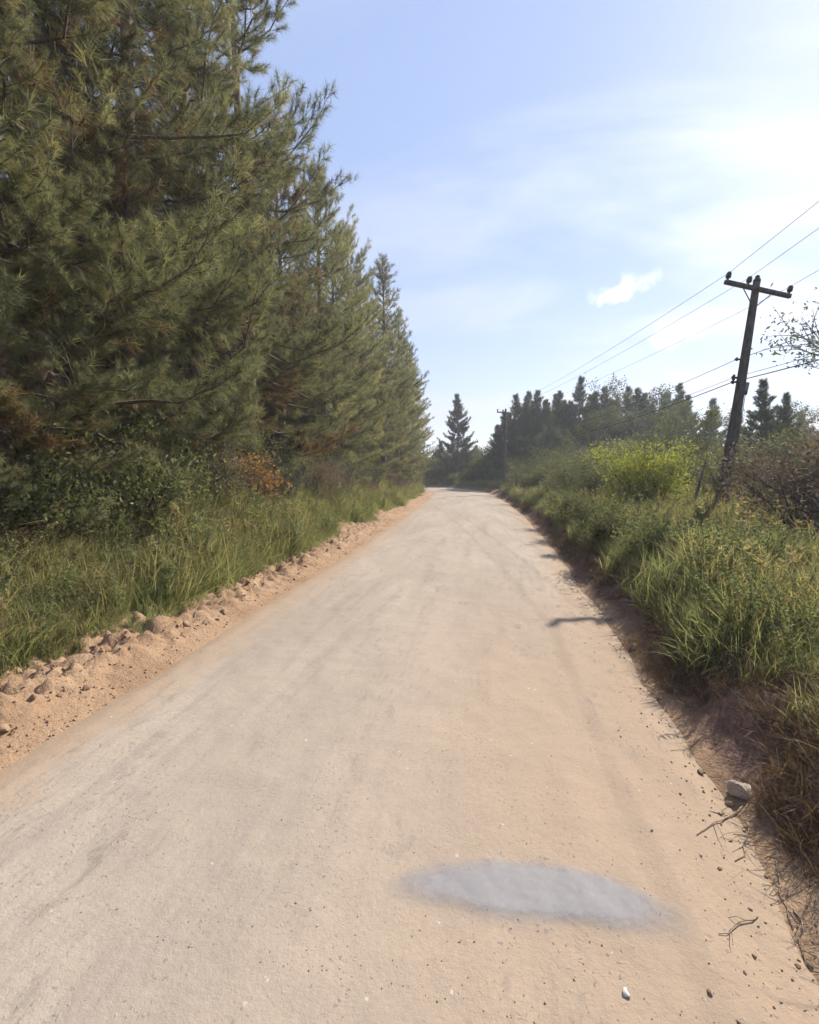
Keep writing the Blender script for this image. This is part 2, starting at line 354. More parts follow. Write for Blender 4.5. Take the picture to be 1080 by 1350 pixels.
def ground_material():
    m, t = new_mat('soil_and_litter')
    pos = t.n('ShaderNodeNewGeometry').outputs['Position']
    soil = t.n('ShaderNodeAttribute', attribute_name='soil').outputs['Fac']
    cut = t.n('ShaderNodeAttribute', attribute_name='cut').outputs['Fac']
    n1 = t.noise(pos, 1.3, 5, 0.6); n2 = t.noise(pos, 7, 5, 0.7); n3 = t.noise(pos, 34, 4, 0.7)
    litter = t.mix(t.mr(n2, 0.35, 0.65), (0.075, 0.055, 0.036), (0.13, 0.095, 0.058))
    clay = t.mix(t.mr(n1, 0.35, 0.65), (0.325, 0.218, 0.138), (0.255, 0.165, 0.102))
    clay = t.mix(t.math('MULTIPLY', t.mr(n2, 0.55, 0.72), 0.6), clay, (0.20, 0.135, 0.092))
    red = t.mix(t.mr(n2, 0.35, 0.65), (0.125, 0.078, 0.062), (0.20, 0.125, 0.094))
    c = t.mix(soil, litter, clay)
    c = t.mix(cut, c, red)
    c = t.mix(t.math('MULTIPLY', t.mr(n3, 0.35, 0.7), 0.3), c, t.mix(1.0, c, (0.55, 0.52, 0.5), 'MULTIPLY'))
    h = t.math('ADD', t.math('MULTIPLY', n2, 1.0), t.math('MULTIPLY', n3, 0.4))
    b = t.n('ShaderNodeBump', {'Strength': 0.8, 'Distance': 0.05, 'Height': h})
    p = t.n('ShaderNodeBsdfPrincipled', {'Base Color': c, 'Roughness': 0.97, 'Normal': b.outputs[0], 'Specular IOR Level': 0.1})
    t.n('ShaderNodeOutputMaterial', {0: p.outputs[0]})
    return m

# ------------------------------------------------------------------ the setting: ground, road, bluish patch
def axis(spans):
    out = []
    for a, b, st in spans: out += list(np.arange(a, b - 1e-6, st))
    return np.array(out + [spans[-1][1]])
gx = axis([(-700, -200, 100), (-200, -60, 20), (-60, -20, 2), (-20, -9, 0.5), (-9, -6.6, 0.15), (-6.6, -3.4, 0.045), (-3.4, 1.2, 0.4), (1.2, 3.8, 0.05), (3.8, 9, 0.25), (9, 40, 1.5), (40, 100, 6), (100, 200, 25), (200, 700, 100)])
gy = axis([(-300, -40, 40), (-40, -6, 2), (-6, 1, 0.4), (1, 12, 0.055), (12, 22, 0.12), (22, 45, 0.4), (45, 110, 1.2), (110, 250, 20), (250, 1200, 150)])
XX, YY = np.meshgrid(gx, gy); ZZ = ground_z(XX, YY)
nx, ny = len(gx), len(gy)
i = (np.arange(ny - 1)[:, None] * nx + np.arange(nx - 1)[None]).ravel()
g = MB(); g.add(np.stack([XX.ravel(), YY.ravel(), ZZ], 1), np.concatenate([np.stack([i, i + 1, i + nx + 1], 1), np.stack([i, i + nx + 1, i + nx], 1)]))
ground = g.build('ground', ground_material(), None, True); tag(ground, kind='structure')
dl, dr, ss = road_coord(XX, YY)
wb = 0.5 * fbm(XX.ravel() * 0.8, YY.ravel() * 0.8, 3, 71)
soil = np.where(dl > dr, 1 - sst(dl + wb, 1.5, 2.3), 1 - sst(dr + wb, 0.35, 0.9))
cut = np.where(dr > dl, sst(dr + 0.6 * wb, 0.0, 0.3) * (1 - sst(dr + wb, 1.5, 2.4)), 0)
for nm, arr in (('soil', soil), ('cut', cut)):
    at = ground.data.attributes.new(nm, 'FLOAT', 'POINT'); at.data.foreach_set('value', arr.astype(np.float32))

def road_z(u, v, hw):
    tt = u / hw
    zz = 0.055 * (1 - tt ** 2) - 0.09 * sst(abs(tt), 0.90, 1.12)
    for c0 in (-2.05, -0.55, 0.75, 1.9):
        zz = zz - 0.003 * np.exp(-((u - c0 - 0.12 * vnoise(v * 0.12, v * 0 + c0, 5)) / 0.28) ** 2)
    zz = zz + 0.030 * fbm(u * 0.9, v * 0.35, 3, 81) + 0.012 * fbm(u * 4, v * 3, 3, 83) + 0.005 * fbm(u * 13, v * 13, 2, 87)
    return zz
sv = axis([(CS[0] + 30, -4, 2.0), (-4, 1, 0.3), (1, 9, 0.045), (9, 20, 0.11), (20, 50, 0.35), (50, 130, 1.0)])
tu = np.linspace(-1.12, 1.12, 121)
cx, cy = np.interp(sv, CS, CP[:, 0]), np.interp(sv, CS, CP[:, 1])
nxr, nyr, hw = np.interp(sv, CS, CN[:, 0]), np.interp(sv, CS, CN[:, 1]), np.interp(sv, CS, CH)
U = tu[None] * hw[:, None]; VV = np.repeat(sv[:, None], len(tu), 1)
PX = cx[:, None] + nxr[:, None] * U; PY = cy[:, None] + nyr[:, None] * U
PZ = road_z(U, VV, hw[:, None])
i = (np.arange(len(sv) - 1)[:, None] * len(tu) + np.arange(len(tu) - 1)[None]).ravel(); n = len(tu)
g = MB(); g.add(np.stack([PX.ravel(), PY.ravel(), PZ.ravel()], 1), np.concatenate([np.stack([i, i + 1, i + n + 1], 1), np.stack([i, i + n + 1, i + n], 1)]))
road = g.build('road', road_material(), None, True); tag(road, kind='structure')
at = road.data.attributes.new('edge', 'FLOAT', 'POINT'); at.data.foreach_set('value', np.abs(np.repeat(tu[None], len(sv), 0)).ravel().astype(np.float32))
ul = road.data.uv_layers.new(name='UVMap'); li = np.empty(len(road.data.loops), np.int32); road.data.loops.foreach_get('vertex_index', li)
ul.data.foreach_set('uv', np.stack([U.ravel()[li], VV.ravel()[li]], 1).astype(np.float32).ravel())
def rz_at(x, y):
    d2 = (CP[:, 0] - x) ** 2 + (CP[:, 1] - y) ** 2; k = d2.argmin(); r = np.array([x, y]) - CP[k]
    sv_ = CS[k] + r @ CT[k]; nn = np.array([np.interp(sv_, CS, CN[:, 0]), np.interp(sv_, CS, CN[:, 1])]); cc = np.array([np.interp(sv_, CS, CP[:, 0]), np.interp(sv_, CS, CP[:, 1])])
    return float(road_z(np.array([(np.array([x, y]) - cc) @ nn]), np.array([sv_]), np.interp(sv_, CS, CH))[0])
def surf(x, y): return max(gz(x, y), rz_at(x, y) if abs(x + 1.2) < 3.3 else -9)

# bluish grey patch with faded edges on the near road, its sheet follows the road a few millimetres above it
def bluish_patch_material():
    m, t = new_mat('bluish_grey_tint')
    a = t.n('ShaderNodeAttribute', attribute_name='var').outputs['Fac']
    pos = t.n('ShaderNodeNewGeometry').outputs['Position']
    n1 = t.noise(pos, 3.2, 5, 0.6); n2 = t.noise(pos, 30, 4, 0.7)
    al = t.mr(t.math('ADD', a, t.math('MULTIPLY', t.math('SUBTRACT', t.math('ADD', n1, t.math('MULTIPLY', t.math('SUBTRACT', n2, 0.5), 0.5)), 0.5), 0.55)), 0.08, 0.80)
    c = t.mix(t.mr(n2, 0.35, 0.7), (0.262, 0.258, 0.270), (0.290, 0.284, 0.292))
    p = t.n('ShaderNodeBsdfPrincipled', {'Base Color': c, 'Roughness': 0.75, 'Specular IOR Level': 0.2})
    tr = t.n('ShaderNodeBsdfTransparent')
    mx = t.n('ShaderNodeMixShader', {0: t.math('MULTIPLY', al, 0.66), 1: tr.outputs[0], 2: p.outputs[0]})
    t.n('ShaderNodeOutputMaterial', {0: mx.outputs[0]})
    return m
def bluish_patch():
    nu, nv = 120, 60
    u = np.linspace(-1, 1, nu); v = np.linspace(-1, 1, nv); UU, WW = np.meshgrid(u, v)
    x = 0.22 + 0.95 * UU; y = 2.51 + 0.31 * WW + 0.07 * UU - 0.10 * UU ** 2
    rr = (abs(UU) ** 2.6 + abs(WW) ** 2.2) ** (1 / 2.4)
    a = np.clip((1 - rr) * (0.55 + 1.65 * sst(WW, -0.5, 0.5)) * (1 + 0.3 * UU), 0, 1)
    zz = np.array([rz_at(px, py) for px, py in zip(x.ravel(), y.ravel())]) + 0.010
    i = (np.arange(nv - 1)[:, None] * nu + np.arange(nu - 1)[None]).ravel()
    b = MB(); b.add(np.stack([x.ravel(), y.ravel(), zz], 1), np.concatenate([np.stack([i, i + 1, i + nu + 1], 1), np.stack([i, i + nu + 1, i + nu], 1)]), a.ravel())
    tag(b.build('bluish_patch', bluish_patch_material(), None, True), kind='structure')
bluish_patch()

# ------------------------------------------------------------------ stuff scattered with geometry nodes
def source_collection(name, meshes):
    c = bpy.data.collections.new(name)
    for k, me in enumerate(meshes):
        o = bpy.data.objects.new('%s_source' % name, me); c.objects.link(o)
    return c
def scatter(name, label, cat, coll, P, rot, scl, idx):
    me = bpy.data.meshes.new(name); me.vertices.add(len(P)); me.vertices.foreach_set('co', P.astype(np.float32).ravel())
    for nm, ty, ar in (('rot', 'FLOAT_VECTOR', rot), ('scl', 'FLOAT', scl)):
        at = me.attributes.new(nm, ty, 'POINT'); at.data.foreach_set('vector' if ty == 'FLOAT_VECTOR' else 'value', ar.astype(np.float32).ravel())
    at = me.attributes.new('pick', 'INT', 'POINT'); at.data.foreach_set('value', idx.astype(np.int32))
    o = bpy.data.objects.new(name, me); COL.objects.link(o)
    ng = bpy.data.node_groups.new(name + '_scatter', 'GeometryNodeTree')
    ng.interface.new_socket('Geometry', in_out='INPUT', socket_type='NodeSocketGeometry'); ng.interface.new_socket('Geometry', in_out='OUTPUT', socket_type='NodeSocketGeometry')
    N = ng.nodes; L = ng.links
    gi, go = N.new('NodeGroupInput'), N.new('NodeGroupOutput'); ip = N.new('GeometryNodeInstanceOnPoints')
    ci = N.new('GeometryNodeCollectionInfo'); ci.inputs[0].default_value = coll; ci.inputs[1].default_value = True; ci.inputs[2].default_value = True
    def named(nm, ty):
        a = N.new('GeometryNodeInputNamedAttribute'); a.data_type = ty; a.inputs[0].default_value = nm; return a.outputs[0]
    e2r = N.new('FunctionNodeEulerToRotation')
    L.new(named('rot', 'FLOAT_VECTOR'), e2r.inputs[0])
    L.new(gi.outputs[0], ip.inputs['Points']); L.new(ci.outputs[0], ip.inputs['Instance']); ip.inputs['Pick Instance'].default_value = True
    L.new(named('pick', 'INT'), ip.inputs['Instance Index']); L.new(e2r.outputs[0], ip.inputs['Rotation']); L.new(named('scl', 'FLOAT'), ip.inputs['Scale'])
    L.new(ip.outputs[0], go.inputs[0])
    md = o.modifiers.new('scatter', 'NODES'); md.node_group = ng
    return tag(o, label, cat, None, 'stuff')

def blades(b, n, hmin, hmax, spread, width, lean, r, vlo=0.0, vhi=1.0, droop=0.6):
    """n bent, tapering grass blades growing from a small patch"""
    for _ in range(n):
        a = r.uniform(0, 6.283); rr = spread * math.sqrt(r.uniform(0, 1)); base = np.array([rr * math.cos(a), rr * math.sin(a), -0.06])
        th = r.uniform(0, 6.283); out = np.array([math.cos(th), math.sin(th), 0]); h = r.uniform(hmin, hmax); ln = r.uniform(0.1, lean)
        seg = 4; t = np.linspace(0, 1, seg + 1)
        pts = base + out[None] * (ln * h * t ** 1.6)[:, None] + np.array([0, 0, 1.0])[None] * (h * (t - droop * ln * t ** 3 * 0.6))[:, None]
        tw = r.uniform(0, 6.283); side = np.array([math.cos(tw), math.sin(tw), 0])
        wd = width * r.uniform(0.6, 1.3) * np.array([0.6, 1, 0.9, 0.6, 0.05])
        V = np.concatenate([pts - side * wd[:, None] / 2, pts + side * wd[:, None] / 2])
        T = []
        for k in range(seg): T += [(k, k + 1, k + seg + 2), (k, k + seg + 2, k + seg + 1)]
        b.add(V, T, r.uniform(vlo, vhi))
def leafset(b, P, D, size, r, aspect=0.45, a=None):
    """leaf blades: folded diamonds at points P along directions D"""
    n = len(P); D = D / (np.linalg.norm(D, axis=1)[:, None] + 1e-9)
    rv = r.normal(size=(n, 3)); S = np.cross(D, rv); S /= np.linalg.norm(S, axis=1)[:, None] + 1e-9; N = np.cross(S, D)
    s = size * r.uniform(0.6, 1.3, n)[:, None]
    mid = P + D * s * 0.45 - N * s * 0.08
    V = np.stack([P, mid - S * s * aspect / 2, P + D * s - N * s * 0.15, mid + S * s * aspect / 2], 1).reshape(-1, 3)
    k = np.arange(n)[:, None] * 4
    T = np.concatenate([k + np.array([[0, 1, 2]]), k + np.array([[0, 2, 3]])])
    a = r.uniform(0, 1, n) if a is None else a
    b.add(V, T, np.repeat(a, 4))

def tuft(kind, seed):
    r = np.random.default_rng(seed); b = MB()
    if kind == 'tall':
        blades(b, 84, 0.25, 0.80, 0.26, 0.0075, 1.15, r, 0.08, 1.0); blades(b, 16, 0.4, 1.0, 0.2, 0.009, 0.7, r, 0.0, 0.15)
    elif kind == 'seed':
        blades(b, 34, 0.4, 0.9, 0.18, 0.012, 0.7, r, 0.15, 0.95)
        for _ in range(2):
            x, y = r.uniform(-.12, .12, 2); h = r.uniform(0.9, 1.35); ln = r.uniform(-.3, .3, 2)
            pts = np.array([[x + ln[0] * t ** 2, y + ln[1] * t ** 2, h * t] for t in np.linspace(-.04, 1, 6)]); b.tube(pts, 0.0035, 3, 0.05)
            q = pts[-1] - (pts[-1] - pts[-2]) * r.uniform(0, 1, 22)[:, None]; leafset(b, q, r.normal(size=(22, 3)) * [1, 1, .6] + [0, 0, .8], 0.09, r, 0.14, r.uniform(0, 0.2, 22))
    elif kind == 'short':
        blades(b, 50, 0.12, 0.42, 0.17, 0.009, 1.0, r, 0.05, 1.0)
    elif kind == 'weed':
        for _ in range(6):
            x, y = r.uniform(-.15, .15, 2); h = r.uniform(0.4, 0.95); ln = r.uniform(-.35, .35, 2)
            tt = np.linspace(-.05, 1, 7); pts = np.stack([x + ln[0] * tt ** 1.5 * np.sign(1), y + ln[1] * np.abs(tt) ** 1.5, h * tt], 1); pts = np.nan_to_num(pts)
            b.tube(pts, 0.004, 3, 0.1)
            k = 46; ti = r.uniform(0.2, 1, k); q = np.stack([np.interp(ti, tt, pts[:, j]) for j in range(3)], 1)
            leafset(b, q, r.normal(size=(k, 3)) * [1, 1, .5] + [0, 0, .25], 0.062, r, 0.34, r.uniform(0.15, 1, k))
    elif kind == 'dry':
        blades(b, 34, 0.12, 0.5, 0.18, 0.007, 1.5, r, 0.0, 1.0, 1.0)
        for _ in range(5):
            p = r.uniform(-.15, .15, 3) * [1, 1, 0]; q = p + r.normal(size=3) * [.25, .25, .12] + [0, 0, .15]
            b.tube([p, (p + q) / 2 + r.normal(size=3) * .03, q], 0.003, 3, r.uniform(0, .4))
    return b
G_SRC = [tuft('tall', s).data('grass_tuft', M['grass']) for s in range(5)] + [tuft('seed', s).data('seed_tuft', M['grass']) for s in (11, 12)] + [tuft('weed', s).data('weed_tuft', M['verge_weed']) for s in (21, 22)]
C_TALL = source_collection('tall_grass', G_SRC)
C_SHORT = source_collection('short_grass', [tuft('short', s).data('short_tuft', M['grass']) for s in range(31, 35)])
C_DRY = source_collection('dry_tuft', [tuft('dry', s).data('dry_tuft', M['dry_grass']) for s in range(41, 45)])
C_WEED = source_collection('weed', [tuft('weed', s).data('weed_tuft', M['weed']) for s in range(51, 55)])

def field(x0, x1, y0, y1, n, seed):
    r = np.random.default_rng(seed); x = r.uniform(x0, x1, n); u = r.uniform(0, 1, n)
    y = y0 + (y1 - y0) * u ** 1.35
    return x, y, r
def lay(name, label, cat, coll, npick, x, y, keep, r, smin, smax, tilt=0.16, weights=None):
    x, y = x[keep], y[keep]; n = len(x)
    P = np.stack([x, y, ground_z(x, y) - 0.02], 1)
    rot = np.stack([r.normal(0, tilt, n), r.normal(0, tilt, n), r.uniform(0, 6.283, n)], 1)
    pat = fbm(x * 0.6, y * 0.6, 3, 91)
    s = r.uniform(smin, smax, n) * (1 + 0.75 * pat)
    idx = r.choice(npick, n, p=weights)
    return scatter(name, label, cat, coll, P, rot, s, idx)
W9 = np.array([3, 3, 3, 3, 3, 0.6, 0.6, 3.4, 3.4]); W9 = W9 / W9.sum()
# left bank
x, y, r = field(-15, -3.5, 1.5, 62, 34000, 101); dl, dr, s_ = road_coord(x, y)
edge = dl + 0.9 * fbm(x * 0.7, y * 0.7, 3, 95)
lay('bank_grass', 'sunlit yellow-green grass on the bank below the tall pines', 'grass', C_TALL, 9, x, y, (edge > 1.5) & (dl < 5.4) & (r.uniform(0, 1, len(x)) < np.where(y < 9.5, 1.9 - dl * 0.5, 1.15 - dl * 0.10)), r, 0.6, 1.45, weights=W9)
x, y, r = field(-14, -3.5, 1.5, 60, 16000, 102); dl, dr, s_ = road_coord(x, y); edge = dl + 0.9 * fbm(x * 0.7, y * 0.7, 3, 95)
lay('bank_edge_grass', 'short mixed grass fringing the crumbly clay ridge', 'grass', C_SHORT, 4, x, y, (edge > 1.2) & (dl < 3.0), r, 0.6, 1.3)
x, y, r = field(-24, -6, 1.5, 60, 9000, 103); dl, dr, s_ = road_coord(x, y)
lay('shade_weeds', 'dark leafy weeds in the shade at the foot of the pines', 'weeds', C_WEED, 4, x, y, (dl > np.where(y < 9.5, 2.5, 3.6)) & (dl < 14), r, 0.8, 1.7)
x, y, r = field(-14, -5.5, 2.5, 60, 9000, 108); dl, dr, s_ = road_coord(x, y)
lay('bank_dry_growth', 'dry brown growth tangled in the grass below the pine boughs', 'dry grass', C_DRY, 4, x, y, (dl > 2.6) & (dl < 5.2) & (fbm(x * 0.5, y * 0.5, 3, 99) > -0.05), r, 1.2, 2.4, 0.35)
# right verge
x, y, r = field(1.2, 22, 1.8, 62, 52000, 104); dl, dr, s_ = road_coord(x, y); edge = dr + 0.6 * fbm(x * 0.7, y * 0.7, 3, 96)
lay('verge_grass', 'tall sunlit grass on the verge around the leaning power pole', 'grass', C_TALL, 9, x, y, (edge > 1.05) & (dr < 15) & (r.uniform(0, 1, len(x)) < 1.2 - dr * 0.06), r, 0.5, 1.05, weights=W9)
x, y, r = field(1.2, 6, 1.8, 50, 30000, 105); dl, dr, s_ = road_coord(x, y); edge = dr + 0.5 * fbm(x * 0.9, y * 0.9, 3, 97)
lay('cut_bank_dry_grass', 'dry brown grass and roots hanging on the shaded cut bank', 'dry grass', C_DRY, 4, x, y, (edge > 0.3) & (dr < 1.7), r, 0.25, 0.75, 0.7)
x, y, r = field(1.2, 6, 1.8, 40, 5500, 106); dl, dr, s_ = road_coord(x, y); edge = dr + 0.5 * fbm(x * 0.9, y * 0.9, 3, 98)
lay('cut_bank_green_grass', 'short green tufts along the top of the cut bank', 'grass', C_SHORT, 4, x, y, (edge > 0.7) & (dr < 2.2), r, 0.7, 1.5, 0.3)
# beyond the bend
x, y, r = field(-30, 30, 58, 95, 14000, 107); dl, dr, s_ = road_coord(x, y)
lay('far_verge_grass', 'low rough grass beyond the bend of the road', 'grass', C_TALL, 9, x, y, (dr > 1.0) & (dr < 22), r, 0.9, 1.6, weights=W9)

# ------------------------------------------------------------------ pines
def unit(v): return v / (np.linalg.norm(v) + 1e-9)
def needles(b, P, D, k, ln, wd, r, va, spread=0.85):
    n = len(P); D = np.repeat(D, k, 0); B = np.repeat(P, k, 0)
    d = D * 0.72 + r.normal(size=(n * k, 3)) * spread * 0.68; d /= np.linalg.norm(d, axis=1)[:, None]
    B = B + D * r.uniform(-0.16, 0.03, (n * k, 1)) * (ln / 0.22)
    L = ln * r.uniform(0.65, 1.2, (n * k, 1)); S = np.cross(d, r.normal(size=(n * k, 3))); S /= np.linalg.norm(S, axis=1)[:, None] + 1e-9
    tip = B + d * L; tip[:, 2] -= 0.10 * L[:, 0]
    V = np.stack([B - S * wd / 2, B + S * wd / 2, tip], 1).reshape(-1, 3)
    T = np.arange(n * k * 3).reshape(-1, 3)
    a = np.clip(np.repeat(va, k) + r.normal(0, 0.06, n * k), 0, 1)
    b.add(V, T, np.repeat(a, 3))
def pine_meshes(seed, H, Rm, z0, step, k, ln, wd, detail=1.0, fullness=0.75, nbr=(4, 7)):
    r = np.random.default_rng(seed); tr = MB(); br = MB(); cr = MB()
    t = np.linspace(0, 1, 16); ph = r.uniform(0, 6.28, 2); am = r.uniform(.05, .16)
    sx = am * np.sin(t * 5 + ph[0]); sy = am * np.sin(t * 4 + ph[1]); ax = np.stack([sx - sx[0], sy - sy[0], t * H - 0.4 * (t == 0)], 1)
    rb = 0.0125 * H
    tr.tube(ax, rb * (1 - t) ** 0.8 + 0.018 + 0.05 * np.exp(-t * 40), 9)
    axis_at = lambda z: np.array([np.interp(z, ax[:, 2], ax[:, 0]), np.interp(z, ax[:, 2], ax[:, 1]), z])
    P, D, A = [], [], []
    z = z0
    while z < H - 0.25:
        u = (z - z0) / (H - z0); nb = r.integers(*nbr); a0 = r.uniform(0, 6.28)
        prof = (1 - u) ** fullness * min(1.0, 0.62 + u * 2.4)
        for q in range(nb):
            if r.uniform() < 0.16: continue
            az = a0 + q * 6.283 / nb + r.normal(0, .25); L = max(0.35, Rm * prof * r.uniform(0.5, 1.2))
            el = np.interp(u, [0, .3, .7, 1], [-0.12, 0.12, 0.5, 1.0]) + r.normal(0, .12)
            o = np.array([math.cos(az), math.sin(az), 0]); m = 7; s = np.linspace(0, 1, m)
            sag = np.interp(u, [0, .5, 1], [-0.16, -0.10, 0.0]) * L
            pts = axis_at(z + r.normal(0, .1)) + o[None] * (L * math.cos(el) * s)[:, None]
            pts[:, 2] += L * math.sin(el) * s + sag * np.sin(s * math.pi) * 1.0 + 0.14 * L * s ** 3
            pts[1:] += r.normal(0, 0.025 * L, (m - 1, 3))
            br.tube(pts, np.linspace(0.012 + 0.011 * L, 0.005, m), 4, cap=False)
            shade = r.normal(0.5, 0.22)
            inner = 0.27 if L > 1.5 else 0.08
            ns = max(2, int(L * 5.6 * detail))
            for j in range(ns + 1):
                s0 = inner + (1 - inner) * (j / ns if ns else 1); p0 = np.array([np.interp(s0, s, pts[:, c]) for c in range(3)])
                td = unit(np.array([np.interp(min(1, s0 + .05), s, pts[:, c]) for c in range(3)]) - np.array([np.interp(s0 - .08, s, pts[:, c]) for c in range(3)]))
                if j == ns: dirn = td; sl_ = 0.16
                else:
                    sd_ = np.cross(td, [0, 0, 1.0]) * (1 if j % 2 else -1)
                    dirn = unit(td * 0.75 + sd_ * r.uniform(.5, 1.1) + np.array([0, 0, r.normal(0.14, .17)])); sl_ = (0.30 + 0.30 * L * (1 - s0)) * r.uniform(.6, 1.2)
                q1 = p0 + dirn * sl_ + np.array([0, 0, 0.18 * sl_])
                if j < ns: br.tube([p0, (p0 + q1) / 2 + r.normal(0, .015, 3), q1], [0.007, 0.005, 0.003], 3, cap=False)
                nc = max(1, int(round(sl_ / 0.20 * detail)))
                for c in range(nc):
                    f = 1 - c * 0.62 / max(nc, 1)
                    pp = p0 + (q1 - p0) * f; dd = unit(dirn + np.array([0, 0, 0.35]) + r.normal(0, .25, 3))
                    dead = (s0 < 0.5 and r.uniform() < 0.20 * (1 - u))
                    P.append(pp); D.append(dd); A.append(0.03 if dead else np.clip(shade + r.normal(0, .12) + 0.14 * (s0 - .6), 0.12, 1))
        z += step * r.uniform(.75, 1.25) * (1 - 0.35 * u)
    for c in range(5):
        P.append(axis_at(H - 0.02 - c * .12)); D.append(unit(np.array([r.normal(0, .3), r.normal(0, .3), 1]))); A.append(.5)
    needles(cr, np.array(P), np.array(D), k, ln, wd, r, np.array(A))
    return tr, br, cr
def pine_kind(seed, H, Rm, z0, step, k, ln, wd, detail, fullness, needle_mat, name='pine_tree'):
    tr, br, cr = pine_meshes(seed, H, Rm, z0, step, k, ln, wd, detail, fullness)
    root = thing(name, 'pine', 'pine tree')
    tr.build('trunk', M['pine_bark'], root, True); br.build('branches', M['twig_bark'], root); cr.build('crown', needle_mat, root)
    return Kind(root)
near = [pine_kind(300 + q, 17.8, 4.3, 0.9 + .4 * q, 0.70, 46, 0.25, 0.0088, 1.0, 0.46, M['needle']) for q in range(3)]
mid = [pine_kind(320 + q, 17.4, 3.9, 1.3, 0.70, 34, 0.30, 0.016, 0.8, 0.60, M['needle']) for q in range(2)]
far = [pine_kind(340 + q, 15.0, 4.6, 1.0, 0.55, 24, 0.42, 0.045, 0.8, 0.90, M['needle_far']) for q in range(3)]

def left_edge(yv): return float(np.interp(yv, CP[:, 1], CP[:, 0] - CH))
front = [(4.3, 5.3), (7.7, 4.7), (10.8, 5.4), (13.3, 5.0), (16.6, 4.9), (20.2, 5.2), (23.8, 4.2), (27.0, 4.4), (30.2, 4.2), (33.6, 4.3), (37.0, 3.3), (40.8, 3.7), (44.6, 3.1), (48.6, 3.2), (53.0, 2.7), (57.5, 2.6)]
hs = [1.1, 1.15, 1.1, 1.15, 1.22, 0.84, .93, .86, .95, .92, 1.05, .9, .97, .9, .93, .88]
ORD = ['', 'second ', 'third ', 'fourth ', 'fifth ', 'sixth ', 'seventh ', 'eighth ', 'ninth ', 'tenth ', 'eleventh ', 'twelfth ', 'thirteenth ', 'fourteenth ', 'fifteenth ', 'sixteenth ']
special = {0: 'tall pine farthest from the road bend, low boughs overhanging the clay ridge',
           4: 'twelfth front-row pine from the road bend, ragged tufted branches against the sky', 15: 'front-row pine standing nearest the road bend'}
for q, (yy, off) in enumerate(front):
    xx = left_edge(yy) - off
    kd = near[q % 3] if q < 9 else mid[q % 2]
    kd.put((xx, yy, gz(xx, yy) - 0.1), (q * 2.399 + 1.3) % 6.283, hs[q] * 1.0, special.get(q, 'tall long-needled pine above the bank, %sin the front row from the road bend' % ORD[15 - q]), 'front row pines above the bank')
near[0].put((-7.9, 6.2, gz(-7.9, 6.2) - .1), 2.0, (.62, .62, .55), 'young half-height pine with bright olive boughs over the bank, before the tall row')
for row, (off, y0, y1, st) in enumerate([(8.6, 5, 60, 3.3), (11.8, 6, 58, 3.6), (15.2, 7, 56, 4.0), (19.5, 8, 52, 4.6)]):
    yy = y0
    while yy < y1:
        px = left_edge(yy) - off + random.uniform(-.6, .6); py = yy + random.uniform(-.5, .5)
        kd = near[random.randrange(3)] if (yy < 22 and row < 2) else mid[random.randrange(2)]
        kd.put((px, py, gz(px, py) - 0.1), random.uniform(0, 6.28), random.uniform(.82, 1.0), 'shaded pine inside the dense stand behind the front row', 'inner pines of the dense stand')
        yy += st
# pines on the inside of the bend
for px, py, sc in [(-11.6, 61.5, 0.8), (-14.5, 65, .82), (-15.5, 60, .9), (-19.5, 66, .85), (-20, 61, .9), (-24, 68, .9), (-29, 71, .95)]:
    mid[random.randrange(2)].put((px, py, gz(px, py) - .1), random.uniform(0, 6.28), sc, 'pine at the far end of the stand where the road bends away', 'pines at the bend')
far[0].put((-6.2, 79, gz(-6.2, 79) - .1), 0.6, (1.0, 1.0, 1.02), 'lone conical dark pine standing beyond the bend at the end of the road')
# pines beyond the bend and behind the verge: x, y, height
back = [(-9.5, 84, 7.5), (-3.2, 86, 7), (0.6, 72, 9.2), (1.6, 74, 11.5), (3.3, 72, 13.6), (5.0, 75, 13.8), (6.2, 71, 14.0), (8.0, 74, 12.6), (9.6, 72, 13.8), (11.0, 76, 13.4), (12.2, 70, 15.4), (14.2, 73, 13.5), (15.6, 70, 14.2),
        (17.2, 74, 13.0), (18.6, 70, 14.0), (20.6, 72, 14.4), (22.8, 74, 12.4), (24.6, 68, 14.0), (26.4, 70, 13.0), (28.6, 68, 12.0), (2.5, 80, 12), (7, 82, 13), (13, 82, 14), (20, 82, 14), (33, 70, 10.5), (38, 66, 10), (44, 62, 9), (2.2, 68, 9.5), (4.3, 68.5, 11.5), (7.2, 67.5, 12), (10.2, 68, 11.5), (13.4, 67, 12.5), (16.6, 67.5, 12), (19.5, 66, 12.5), (22.5, 66, 12.5), (5.6, 79, 15), (10, 80, 15), (16, 79, 15)]
for q, (px, py, hh) in enumerate(back):
    far[q % 3].put((px, py, gz(px, py) - .1), random.uniform(0, 6.28), (.45 + hh / 15 * 0.55, .45 + hh / 15 * 0.55, hh / 15), 'dark distant pine in the tree line beyond the verge bushes', 'distant tree line pines')
far[1].put((18.4, 36, gz(18.4, 36) - .1), 2.2, 0.55, 'small bluish pine rising behind the brown shrubs beside the leaning pole')
far[2].put((20.6, 37.5, gz(20.6, 37) - .1), 1.1, 0.50, 'stubby pine just beside the small bluish pine behind brown shrubs')

